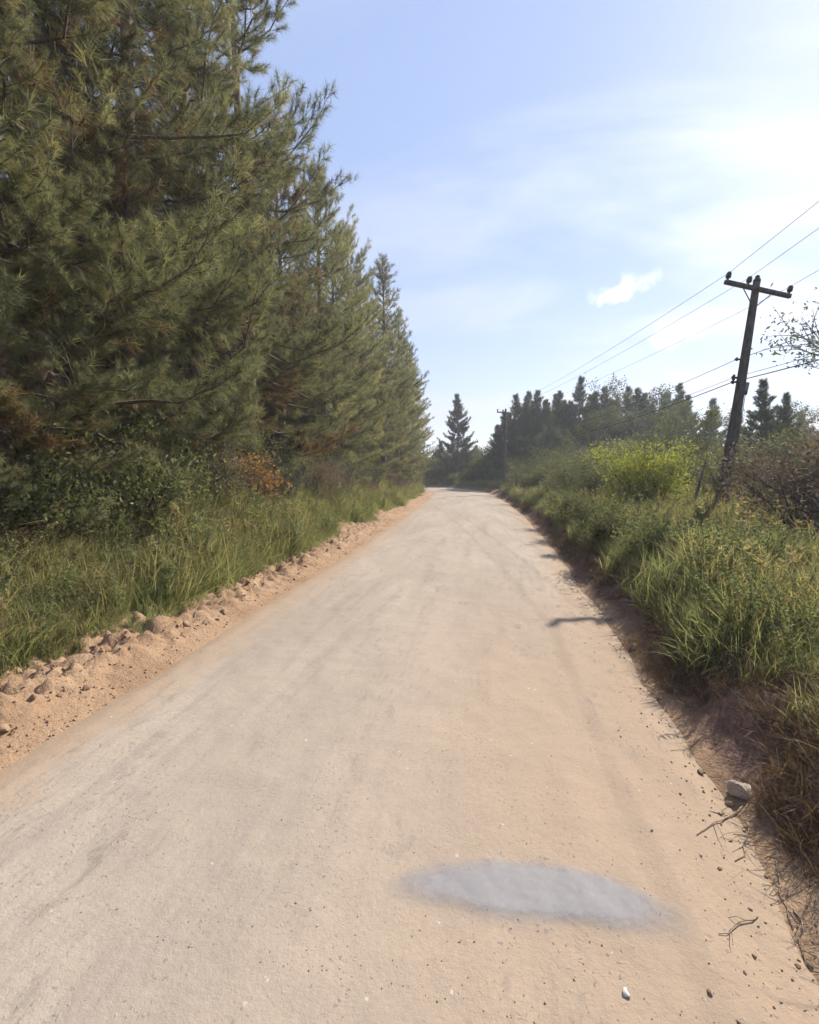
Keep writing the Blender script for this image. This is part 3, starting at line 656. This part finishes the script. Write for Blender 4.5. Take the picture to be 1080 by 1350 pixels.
# ------------------------------------------------------------------ shrubs and broadleaf trees
def shrub_meshes(seed, h, rad, stems, leaves, size, aspect=0.45, open_=0.55, low=0.12, up=0.3):
    r = np.random.default_rng(seed); st = MB(); lf = MB(); Q, Dq = [], []
    def limb(p, d, L, rd, lev):
        m = 5; s = np.linspace(0, 1, m); bend = r.normal(0, .16, 3); bend[2] = abs(bend[2]) * .4
        pts = p + d[None] * (L * s)[:, None] + bend[None] * (L * s ** 2)[:, None]
        st.tube(pts, np.linspace(rd, rd * .45, m), 5 if lev == 0 else 3, r.uniform(.3, .7), cap=False)
        if lev >= 1:
            Q.append(pts[2:]); Dq.append(np.repeat((pts[-1] - pts[0])[None], len(pts[2:]), 0))
        if lev < 2:
            for _ in range(4 if lev == 0 else 3):
                t0 = r.uniform(.3, 1); i0 = pts[min(m - 1, int(t0 * (m - 1)))]
                nd = unit(d + r.normal(0, open_, 3) + np.array([0, 0, up * .5])); limb(i0, nd, L * r.uniform(.45, .7), rd * .5, lev + 1)
    for k in range(stems):
        a = r.uniform(0, 6.283); tl = r.uniform(0.05, 1.0) * rad / h
        d = unit(np.array([math.cos(a) * tl, math.sin(a) * tl, 1.0])); p = np.array([math.cos(a), math.sin(a), 0]) * rad * .12; p[2] = -.1
        limb(p, d, h * r.uniform(.5, .72), 0.010 + 0.006 * h, 0)
    Q = np.concatenate(Q); Dq = np.concatenate(Dq)
    i = r.integers(0, len(Q), leaves); P = Q[i] + r.normal(0, 0.065 * h + .03, (leaves, 3)) * [1, 1, .8]
    P[:, 2] = np.maximum(P[:, 2], low * h * r.uniform(.3, 1.2, leaves))
    cl = r.uniform(0, 1, len(Q))[i]
    leafset(lf, P, Dq[i] / (np.linalg.norm(Dq[i], axis=1)[:, None]) + r.normal(0, .8, (leaves, 3)), size, r, aspect, np.clip(cl * .6 + r.uniform(0, .4, leaves), 0, 1))
    zmax = max(P[:, 2].max(), .1)
    return st, lf, zmax
def shrub_kind(seed, h, rad, stems, leaves, size, leaf_mat, name='shrub', cat='shrub', bark_='twig_bark', **kw):
    st, lf, zm = shrub_meshes(seed, h, rad, stems, leaves, size, **kw)
    root = thing(name, 'shrub', cat)
    st.build('stems', M[bark_], root); lf.build('foliage', M[leaf_mat], root)
    k = Kind(root); k.h = zm; return k
def put_shrub(k, x, y, top, label, group=None, wide=1.0):
    g0 = gz(x, y); s = max(0.2, (top * 1.06 - g0) / k.h)
    return k.put((x, y, g0 - .05), random.uniform(0, 6.28), (s * wide, s * wide, s), label, group)
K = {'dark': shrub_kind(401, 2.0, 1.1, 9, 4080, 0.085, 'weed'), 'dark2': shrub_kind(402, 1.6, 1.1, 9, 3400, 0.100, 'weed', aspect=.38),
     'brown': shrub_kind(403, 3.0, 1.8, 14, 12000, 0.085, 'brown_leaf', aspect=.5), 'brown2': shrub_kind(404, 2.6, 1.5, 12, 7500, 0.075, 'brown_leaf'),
     'rust': shrub_kind(405, 1.5, .9, 9, 3230, 0.075, 'rust_leaf'), 'lime': shrub_kind(406, 3.0, 1.8, 14, 12500, 0.115, 'lime_leaf', aspect=.34),
     'olive': shrub_kind(407, 2.6, 1.5, 10, 6120, 0.095, 'olive_leaf'), 'olive2': shrub_kind(408, 2.2, 1.3, 9, 5100, 0.080, 'olive_leaf'),
     'mass': shrub_kind(410, 4.0, 2.6, 14, 7000, .20, 'olive_leaf', bark_='grey_bark'),
     'grey': shrub_kind(409, 1.7, 1.1, 12, 2550, 0.060, 'grey_leaf', bark_='grey_bark')}
# under the pines on the bank
LB = [('dark', 5.2, 3.2, 1.7), ('dark2', 6.2, 3.1, 1.7), ('dark', 7.2, 3.2, 1.9), ('dark2', 8.4, 3.2, 2.1), ('dark', 6.0, 4.4, 2.6), ('dark', 8.2, 4.4, 2.7), ('dark2', 9.4, 3.5, 2.3), ('dark', 10.3, 4.3, 2.9), ('dark2', 11.8, 3.7, 2.4), ('dark', 13.4, 4.4, 3.0), ('dark2', 3.8, 3.6, 1.9), ('dark', 16.0, 4.4, 2.9),
      ('dark2', 20, 4.3, 2.8), ('dark', 23.5, 4.5, 3.0), ('dark2', 27, 4.2, 2.8), ('dark', 31, 4.3, 3.0), ('dark2', 35, 4.2, 2.9), ('dark', 39, 4.1, 3.0), ('dark2', 43, 4.0, 2.8), ('dark', 47, 4.0, 2.9), ('dark2', 51, 4.0, 2.8), ('dark', 55, 4.0, 2.8)]
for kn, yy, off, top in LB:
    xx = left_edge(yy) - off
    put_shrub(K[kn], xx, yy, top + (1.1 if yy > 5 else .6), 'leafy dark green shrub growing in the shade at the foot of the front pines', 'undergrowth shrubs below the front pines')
xx = left_edge(13.2) - 3.3
put_shrub(K['rust'], xx, 13.2, 3.2, 'rusty orange-brown dry bush at the top of the grassy bank', None, 1.5)
xx = left_edge(9.2) - 3.9
put_shrub(K['brown2'], xx, 9.2, 3.6, 'sparse brown thicket of dead stems under a drooping pine bough', None, 1.0)
for yy, off, top, kn, lb in [(15.6, 3.2, 3.5, 'grey', 'grey-brown twiggy bush on the bank beside the rusty orange bush'), (18.2, 3.1, 3.4, 'brown2', 'brown withered bush on the bank next to the grey twiggy bush')]:
    put_shrub(K[kn], left_edge(yy) - off, yy, top, lb)
for yy, off, top, kn in [(20.5, 3.0, 3.3, 'brown2'), (23, 3.1, 3.4, 'grey'), (26, 2.8, 3.1, 'brown2'), (30, 2.9, 3.2, 'grey'), (34.5, 2.6, 3.0, 'brown2'), (38.5, 2.5, 2.9, 'brown2'), (43, 2.4, 2.9, 'grey'), (48, 2.4, 2.8, 'brown2'), (53, 2.3, 2.6, 'brown2'), (58, 2.2, 2.6, 'brown2')]:
    put_shrub(K[kn], left_edge(yy) - off, yy, top, 'withered grey-brown bush further along the bank under the pines', 'withered bushes along the bank')
for yy, off, top in [(11.2, 3.4, 3.3), (7.6, 3.9, 3.2), (12.0, 4.1, 3.9), (16.8, 3.9, 3.8), (14.4, 4.0, 3.7)]:
    put_shrub(K['brown2'], left_edge(yy) - off, yy, top, 'tangled dry brown shrub between the bank grass and the pine boughs', 'dry brown shrubs under the pines', 1.0)
for px, py, top in [(3.25, 10.2, 1.75), (3.1, 12.6, 1.9), (3.2, 15.2, 2.0), (3.3, 18.2, 2.0), (4.4, 8.6, 1.8), (3.2, 21.5, 2.0)]:
    put_shrub(K['dark2'], px, py, top, 'low leafy dark green shrub along the top of the cut bank', 'leafy shrubs on the cut bank', 1.0)
# right verge
put_shrub(K['lime'], 5.9, 19.3, 3.95, 'bright yellow-green bush standing beside the leaning power pole', None, 1.05)
put_shrub(K['brown'], 7.7, 12.6, 3.8, 'big brown-leaved shrub right beside the foot of the leaning pole', None, 1.05)
put_shrub(K['brown'], 9.6, 13.0, 4.2, 'tallest brown-leaved shrub, olive at its top, away from the pole', None, 1.05)
put_shrub(K['brown2'], 7.7, 10.4, 2.9, 'low brown shrub in the tall verge grass in front of the bigger brown ones', None, 1.2)
put_shrub(K['olive'], 11.5, 17.5, 4.2, 'olive shrub behind the brown shrubs by the pole', 'olive shrubs behind the brown shrubs')
put_shrub(K['olive'], 13.8, 20, 4.6, 'olive shrub behind the brown shrubs by the pole', 'olive shrubs behind the brown shrubs')
put_shrub(K['olive2'], 9.6, 21, 3.6, 'olive shrub behind the brown shrubs by the pole', 'olive shrubs behind the brown shrubs')
for q, (px, py, top) in enumerate([(5.0, 25, 3.0), (6.6, 27, 3.6), (4.6, 30, 3.3), (6.6, 33, 4.3), (8.6, 31, 4.2), (3.6, 37, 3.2), (5.4, 40, 4.2), (7.6, 38, 4.6), (10.4, 35, 5.0), (2.8, 46, 3.2), (4.4, 50, 4.6), (7, 48, 5.4), (9.8, 45, 5.6), (12.4, 40, 5.4), (12.5, 48, 6.2), (15, 44, 6.0), (9.2, 26, 3.6), (11.5, 28, 4.3), (14.5, 31, 5.2), (17.5, 28, 4.8), (16, 24, 4.6), (20, 33, 5.6), (23, 38, 6)]):
    put_shrub(K[('olive', 'olive2', 'mass')[q % 3 if py > 30 else q % 2]], px, py, top, 'olive-green bush in the thicket between the verge grass and the distant pines', 'thicket bushes on the verge', 1.25)
for px, py, top in [(1.9, 53.5, 2.6), (3.2, 44, 2.4), (4.4, 33, 2.5)]:
    put_shrub(K['grey'], px, py, top, 'small grey-brown bush at the edge of the verge thicket', 'small grey bushes on the verge')
for q, (px, py, top) in enumerate([(-9, 80, 4.2), (-6.5, 74, 2.4), (-3.8, 72, 2.9), (-1.5, 70, 2.6), (-2.6, 77, 4.8), (0.6, 66, 3.0), (1.8, 69, 4.6), (-11.5, 84, 5), (-5, 82, 5.2), (-14, 86, 5), (-18, 88, 6), (3.6, 64, 4.6), (6, 62, 5.4), (9, 62, 5.8), (13, 60, 6), (17, 58, 6.2), (21, 56, 6.2), (-0.5, 80, 5.2), (-22, 90, 7), (-27, 92, 7), (-7.6, 85, 6.5), (-4, 87, 6.5), (-10.5, 88, 7), (-1.5, 84, 7), (2, 76, 6)]):
    put_shrub(K['mass'], px, py, top * 1.12, 'dark bush massed beyond the bend of the road', 'bushes beyond the bend', 1.0)

def broadleaf_kind(seed, H, leaf_mat, leaves, size, name='broadleaf_tree', clear=.3, spread=.5):
    r = np.random.default_rng(seed); tr = MB(); br = MB(); lf = MB(); tips = []
    m = 8; s = np.linspace(0, 1, m); tp = np.stack([.25 * np.sin(s * 3 + seed), .2 * np.sin(s * 4), s * H * .7 - .3 * (s == 0)], 1); tp[:, :2] -= tp[0, :2]
    tr.tube(tp, np.linspace(.02 * H, .006 * H, m), 8)
    def limb(p, d, L, rd, lev):
        mm = 5; q = np.linspace(0, 1, mm); pts = p + d[None] * (L * q)[:, None] + r.normal(0, .07 * L, 3)[None] * (q ** 2)[:, None]
        br.tube(pts, np.linspace(rd, rd * .4, mm), 4, cap=False)
        if lev == 2: tips.append(pts[2:])
        else:
            for _ in range(4): limb(pts[r.integers(2, mm)], unit(d + r.normal(0, spread, 3) + [0, 0, .12]), L * r.uniform(.45, .7), rd * .5, lev + 1)
    for k in range(11):
        t0 = clear / .7 + (1 - clear / .7) * (k / 10); p = np.array([np.interp(t0, s, tp[:, c]) for c in range(3)]); a = k * 2.4 + r.normal(0, .3)
        limb(p, unit(np.array([math.cos(a), math.sin(a), r.uniform(.35, 1.1)])), H * r.uniform(.2, .3), .006 * H, 0)
    Q = np.concatenate(tips); i = r.integers(0, len(Q), leaves); cl = r.uniform(0, 1, len(Q))[i]
    leafset(lf, Q[i] + r.normal(0, .022 * H, (leaves, 3)), r.normal(0, 1, (leaves, 3)) + [0, 0, -.2], size, r, .4, np.clip(cl * .6 + r.uniform(0, .4, leaves), 0, 1))
    root = thing(name, 'tree', 'tree'); tr.build('trunk', M['grey_bark'], root, True); br.build('branches', M['grey_bark'], root); lf.build('crown', M[leaf_mat], root)
    return Kind(root)
bl = [broadleaf_kind(501, 8, 'grey_leaf', 5200, .17), broadleaf_kind(502, 8, 'olive_leaf', 6500, .17)]
wisp = broadleaf_kind(503, 8, 'grey_leaf', 2600, .14, 'eucalyptus_tree', .3, .4)
bl[0].put((16.2, 60, gz(16, 60) - .1), 0.3, 1.65, 'rounded grey-green broadleaf tree rising among the distant pines')
bl[1].put((11.6, 56, gz(11, 56) - .1), 1.3, 1.15, 'olive broadleaf tree in front of the distant pine line')
bl[1].put((12.9, 33, gz(13, 33) - .1), 2.3, .80, 'loose olive broadleaf tree directly behind the leaning power pole')
bl[0].put((10.2, 30, gz(10, 30) - .1), 4.3, .62, 'low grey-green broadleaf tree between the lime bush and the leaning pole')
wisp.put((13.7, 18.4, gz(13.7, 18.4) - .1), 1.0, 1.22, 'sparse wispy grey-leaved tree behind the tallest brown shrub')
for q, (px, py, s_) in enumerate([(24, 50, 1.0), (30, 55, 1.2), (27, 42, .8), (34, 48, 1.0), (6.5, 64, 1.0), (20, 64, 1.3)]):
    bl[q % 2].put((px, py, gz(px, py) - .1), q * 1.3, s_, 'broadleaf tree in the background thicket far behind the pole', 'background broadleaf trees')

# ------------------------------------------------------------------ power poles and lines
def pole(loc, H, lean, yaw, label, arm_tilt=R(-4), group='power poles along the road'):
    root = thing('power_pole', label, 'power pole', loc, group)
    root.rotation_euler = (lean[1], lean[0], 0)
    t = np.linspace(0, 1, 10); p = MB(); p.tube(np.stack([0.03 * np.sin(t * 4), 0 * t, -0.6 + t * (H + .6)], 1), np.linspace(.20, .105, 10), 12)
    p.build('post', M['pole_wood'], root, True)
    ca, sa = math.cos(yaw), math.sin(yaw); ct, st = math.cos(arm_tilt), math.sin(arm_tilt)
    X = np.array([ca * ct, sa * ct, st]); Yv = np.array([-sa, ca, 0]); Zv = np.cross(X, Yv); RM = np.stack([X, Yv, Zv], 1)
    c = np.array([0.03 * math.sin(4), -.15, H - .32]); L = 2.3
    a = MB(); a.box(c, (L, .105, .125), RM); arm = a.build('crossarm', M['pole_wood'], root)
    tops = []
    for u in (-1.08, -.36, 1.08):
        q = c + X * u + Zv * .06; b = MB()
        zz = np.array([0, .08, .081, .15, .17, .20, .215, .26, .27]); rr = np.array([.03, .03, .075, .085, .07, .085, .07, .06, .012])
        b.tube(q[None] + Zv[None] * zz[:, None], rr, 10); b.build('insulator', M['insulator'], arm, True); tops.append(q + Zv * .25)
    q = np.array([0.03 * math.sin(4), 0, H]); b = MB(); b.tube(q[None] + np.array([0, 0, 1.0])[None] * np.array([-.05, .04, .05, .12, .17, .18])[:, None], [.11, .11, .07, .075, .05, .01], 10); b.build('pole_cap', M['insulator'], root, True)
    for u in (-.5, .5):
        b = MB(); b.tube([c + X * u - Zv * .06 + Yv * .0, np.array([c[0] + X[0] * u * .12, c[1] + .03, H - .85])], .018, 5); b.build('brace', M['steel'], root)
    low = []
    for hz, sz in ((H - 2.55, .06), (H - 3.15, .09), (H - 3.3, .07)):
        b = MB(); b.tube([[-.12, 0, hz], [-.30, -.02, hz]], sz * .45, 8); b.tube([[-.24, -.02, hz - sz], [-.24, -.02, hz + sz]], [sz * .6, sz * .45], 8); b.build('wire_bracket', M['insulator'], root, True); low.append(np.array([-.24, -.02, hz]))
    b = MB(); b.tube([[.16, -.02, H - 3.7], [.18, -.02, H - 3.3]], .09, 8); b.build('splice_box', M['steel'], root, True)
    b = MB(); b.tube([[.20, -.02, H - 3.7], [.215, -.02, H - 5.5], [.23, -.02, .0]], .012, 4); b.build('ground_wire', M['cable'], root)
    bpy.context.view_layer.update()
    mw = root.matrix_world
    return [mw @ Vector(v) for v in tops], [mw @ Vector(v) for v in low]
p1 = pole((7.75, 17.5, gz(7.75, 17.5)), 7.95, (R(5.6), R(0)), R(13), 'leaning dark wooden power pole with crossarm beside the yellow-green bush', R(-5))
p2 = pole((1.15, 52, gz(1.15, 52)), 8.9, (R(1), 0), R(35), 'distant slender power pole at the verge edge near the bend', 0)
p0 = ([Vector((v.x - .1, -22, v.z + .2)) for v in p1[0]], [Vector((v.x, -22, v.z + .3)) for v in p1[1]])
def span(b, A, B, sag, rad):
    t = np.linspace(0, 1, 40)[:, None]; A, B = np.array(A), np.array(B)
    pts = A * (1 - t) + B * t; pts[:, 2] -= (sag * 4 * t * (1 - t))[:, 0]; b.tube(pts, rad, 5)
for q in range(3):
    b = MB(); span(b, p0[0][q], p1[0][q], .35, .0075); span(b, p1[0][q], p2[0][q], .45, .0075)
    tag(b.build('power_line', M['wire'], None), ['thin upper power line on the insulator at the bush end of the crossarm', 'thin upper power line on the middle insulator of the crossarm', 'thin upper power line on the insulator at the shrub end of the crossarm'][q], 'wire', 'wires between the poles')
for q in range(3):
    b = MB(); rad = (.010, .008, .016)[q]; span(b, p0[1][q], p1[1][q], .75, rad); span(b, p1[1][q], p2[1][q] , .9, rad)
    tag(b.build('cable', M['cable'], None), ['thin black cable on the highest bracket below the crossarm', 'thin black cable on the middle bracket of the pole', 'thick black cable on the lowest bracket of the pole'][q], 'cable', 'wires between the poles')
b = MB(); b.tube([[6.75, 17.2, gz(6.75, 17.2) - .3], [6.95, 17.25, 1.8], [7.2, 17.3, 2.9]], [.05, .045, .03], 7)
tag(b.build('prop_stake', M['pole_wood'], None, True), 'thin dark slanting stake standing between the lime bush and the pole', 'stake')

# ------------------------------------------------------------------ stones, clods, twigs
def rock_data(name, seed, mat, flat=.7):
    r = np.random.default_rng(seed); nu, nv = 12, 8; V = []
    for i in range(nv + 1):
        th = math.pi * i / nv
        for j in range(nu):
            p = np.array([math.sin(th) * math.cos(6.283 * j / nu), math.sin(th) * math.sin(6.283 * j / nu), math.cos(th)])
            V.append(p)
    V = np.array(V); nrm = r.normal(size=(14, 3)); nrm /= np.linalg.norm(nrm, axis=1)[:, None]
    for q in nrm:
        cut_ = r.uniform(.45, .8); dd = V @ q; V = V - np.maximum(dd - cut_, 0)[:, None] * q[None]
    V = V * (1 + r.normal(0, .07, (len(V), 1))) * np.array([1, r.uniform(.65, .95), flat]); T = []
    V[:nu] = V[0]; V[-nu:] = V[-1]
    for i in range(nv):
        for j in range(nu):
            a, b_, c, e = i * nu + j, i * nu + (j + 1) % nu, (i + 1) * nu + (j + 1) % nu, (i + 1) * nu + j
            T += [(a, e, c), (a, c, b_)]
    m = MB(); m.add(V, T); return m.data(name, mat)
STONE = {k: [rock_data('stone', s + 600 + q * 9, M[mt], fl) for s in range(3)] for q, (k, mt, fl) in enumerate([('pale', 'stone', .7), ('dark', 'dark_stone', .7), ('white', 'white_stone', .5), ('clay', 'clay', .75)])}
def stone(kind, x, y, size, label, name='stone', cat='stone', group=None, sink=.35):
    o = bpy.data.objects.new(name, random.choice(STONE[kind])); COL.objects.link(o)
    place(o, (x, y, surf(x, y) + size * .6 * (1 - sink) * .5), random.uniform(0, 6.28), size, (random.uniform(-.3, .3), random.uniform(-.3, .3)))
    return tag(o, label, cat, group)
stone('pale', 1.93, 3.74, .13, 'pale angular rock lying at the foot of the shaded cut bank among twigs')
stone('pale', 2.00, 6.72, .085, 'small pale stone at the edge of the road against the cut bank')
stone('pale', 1.98, 8.05, .07, 'small stone at the road edge, farther along than the other pale stones')
stone('white', 0.66, 2.11, .034, 'small white stone pressed into the road near the bluish patch', sink=.7)
stone('dark', 0.55, 2.62, .014, 'tiny dark pebble lying in the bluish patch')
stone('white', 0.02, 2.62, .012, 'tiny pale pebble lying in the bluish patch')
for q in range(16):
    yy = 2.4 + 9 * random.random() ** 1.3
    stone(random.choice(['pale', 'clay', 'pale']), float(np.interp(yy, CP[:, 1], CP[:, 0] + CH)) + random.uniform(-.15, .30), yy, random.uniform(.02, .05), 'small loose stone along the foot of the shaded cut bank', 'stone', 'stone', 'loose stones below the cut bank')
for q in range(70):
    yy = 2.6 + 15 * random.random() ** 1.4
    stone('clay', left_edge(yy) - random.uniform(.25, 1.8), yy, random.choice([.025, .03, .04, .05, .06, .08]) * random.uniform(.8, 1.2), 'dry tan clod of clay on the crumbly ridge beside the road', 'clay_clod', 'clod', 'clay clods on the ridge')
# countless small gravel and crumbs
C_GRAV = source_collection('gravel', [rock_data('gravel', 700 + s, M[k]) for s, k in enumerate(['stone', 'clay', 'dark_stone', 'stone', 'clay'])])
C_CLAY = source_collection('clay_crumb', [rock_data('clay_crumb', 720 + s, M['clay']) for s in range(5)])
def gravel(name, label, n, fx, smin, smax, seed, coll=None):
    r = np.random.default_rng(seed); y = 1.9 + 22 * r.uniform(0, 1, n) ** 1.8; x = fx(y, r)
    P = np.stack([x, y, np.maximum(ground_z(x, y), np.array([rz_at(a, b_) if abs(a + 1.2) < 3.3 else -9 for a, b_ in zip(x, y)]))], 1)
    scatter(name, label, 'gravel', coll or C_GRAV, P, r.uniform(0, 6.28, (n, 3)), smin + (smax - smin) * r.uniform(0, 1, n) ** 3, r.choice(5, n, p=[.25, .35, .04, .16, .2]))
le = lambda y: np.interp(y, CP[:, 1], CP[:, 0] - CH); re_ = lambda y: np.interp(y, CP[:, 1], CP[:, 0] + CH)
gravel('road_gravel', 'fine loose gravel strewn over the pale dirt road', 5200, lambda y, r: r.uniform(le(y) + .3, re_(y)), .003, .008, 801)
gravel('edge_gravel', 'small stones and crumbs along the foot of the cut bank', 1600, lambda y, r: re_(y) + r.normal(-.05, .28, len(y)), .005, .020, 802)
gravel('ridge_crumbs', 'crumbled clay strewn over the ridge beside the road', 3800, lambda y, r: le(y) - np.abs(r.normal(.55, .6, len(y))), .006, .035, 803, C_CLAY)
def twig(x0, y0, x1, y1, rad, label, forks=2, group='dry twigs at the road edge', lift=.008):
    rad *= .7; b = MB(); t = np.linspace(0, 1, 7); r = np.random.default_rng(int(abs(x0 * 991 + y0 * 77)))
    X = x0 + (x1 - x0) * t + r.normal(0, .012, 7); Yv = y0 + (y1 - y0) * t + r.normal(0, .012, 7)
    Z = np.array([surf(a, c) for a, c in zip(X, Yv)]) + lift * (.5 + np.sin(t * 3.1)); pts = np.stack([X, Yv, Z], 1)
    b.tube(pts, np.linspace(rad, rad * .45, 7), 6)
    for k in range(forks):
        p = pts[2 + k * 2]; dv = pts[-1] - pts[0]; sd_ = np.array([-dv[1], dv[0], .1]) * (1 if k % 2 else -1); q = p + dv * .25 + sd_ * r.uniform(.15, .3)
        b.tube([p, (p + q) / 2 + [0, 0, .02], q], [rad * .6, rad * .45, rad * .25], 5)
    tag(b.build('twig', M['dead_wood'], None, True), label, 'twig', group)
for q, a in enumerate([(1.90, 3.62, 1.42, 3.22, .008), (1.86, 3.45, 1.60, 3.05, .007), (1.95, 3.3, 1.72, 2.9, .006), (1.80, 3.05, 1.66, 2.62, .007), (1.72, 2.7, 1.60, 2.4, .006), (1.98, 4.5, 1.6, 4.2, .006), (1.5, 2.66, 1.22, 2.5, .006)]):
    twig(*a, 'dry forked twig lying on the sandy road edge near the pale angular rock')

# ------------------------------------------------------------------ thin air haze
hm, t = new_mat('thin_air_haze')
pv = t.n('ShaderNodeVolumePrincipled', {'Color': (0.90, 0.94, 1.0, 1), 'Density': 0.0009, 'Anisotropy': 0.25})
ho = t.n('ShaderNodeOutputMaterial'); t.t.links.new(pv.outputs[0], ho.inputs['Volume'])
b = MB(); b.box((0, 450, 14.0), (1440, 1540, 36)); tag(b.build('haze', hm), 'thin bright haze hanging in the air over road and trees', 'haze', None, 'stuff')
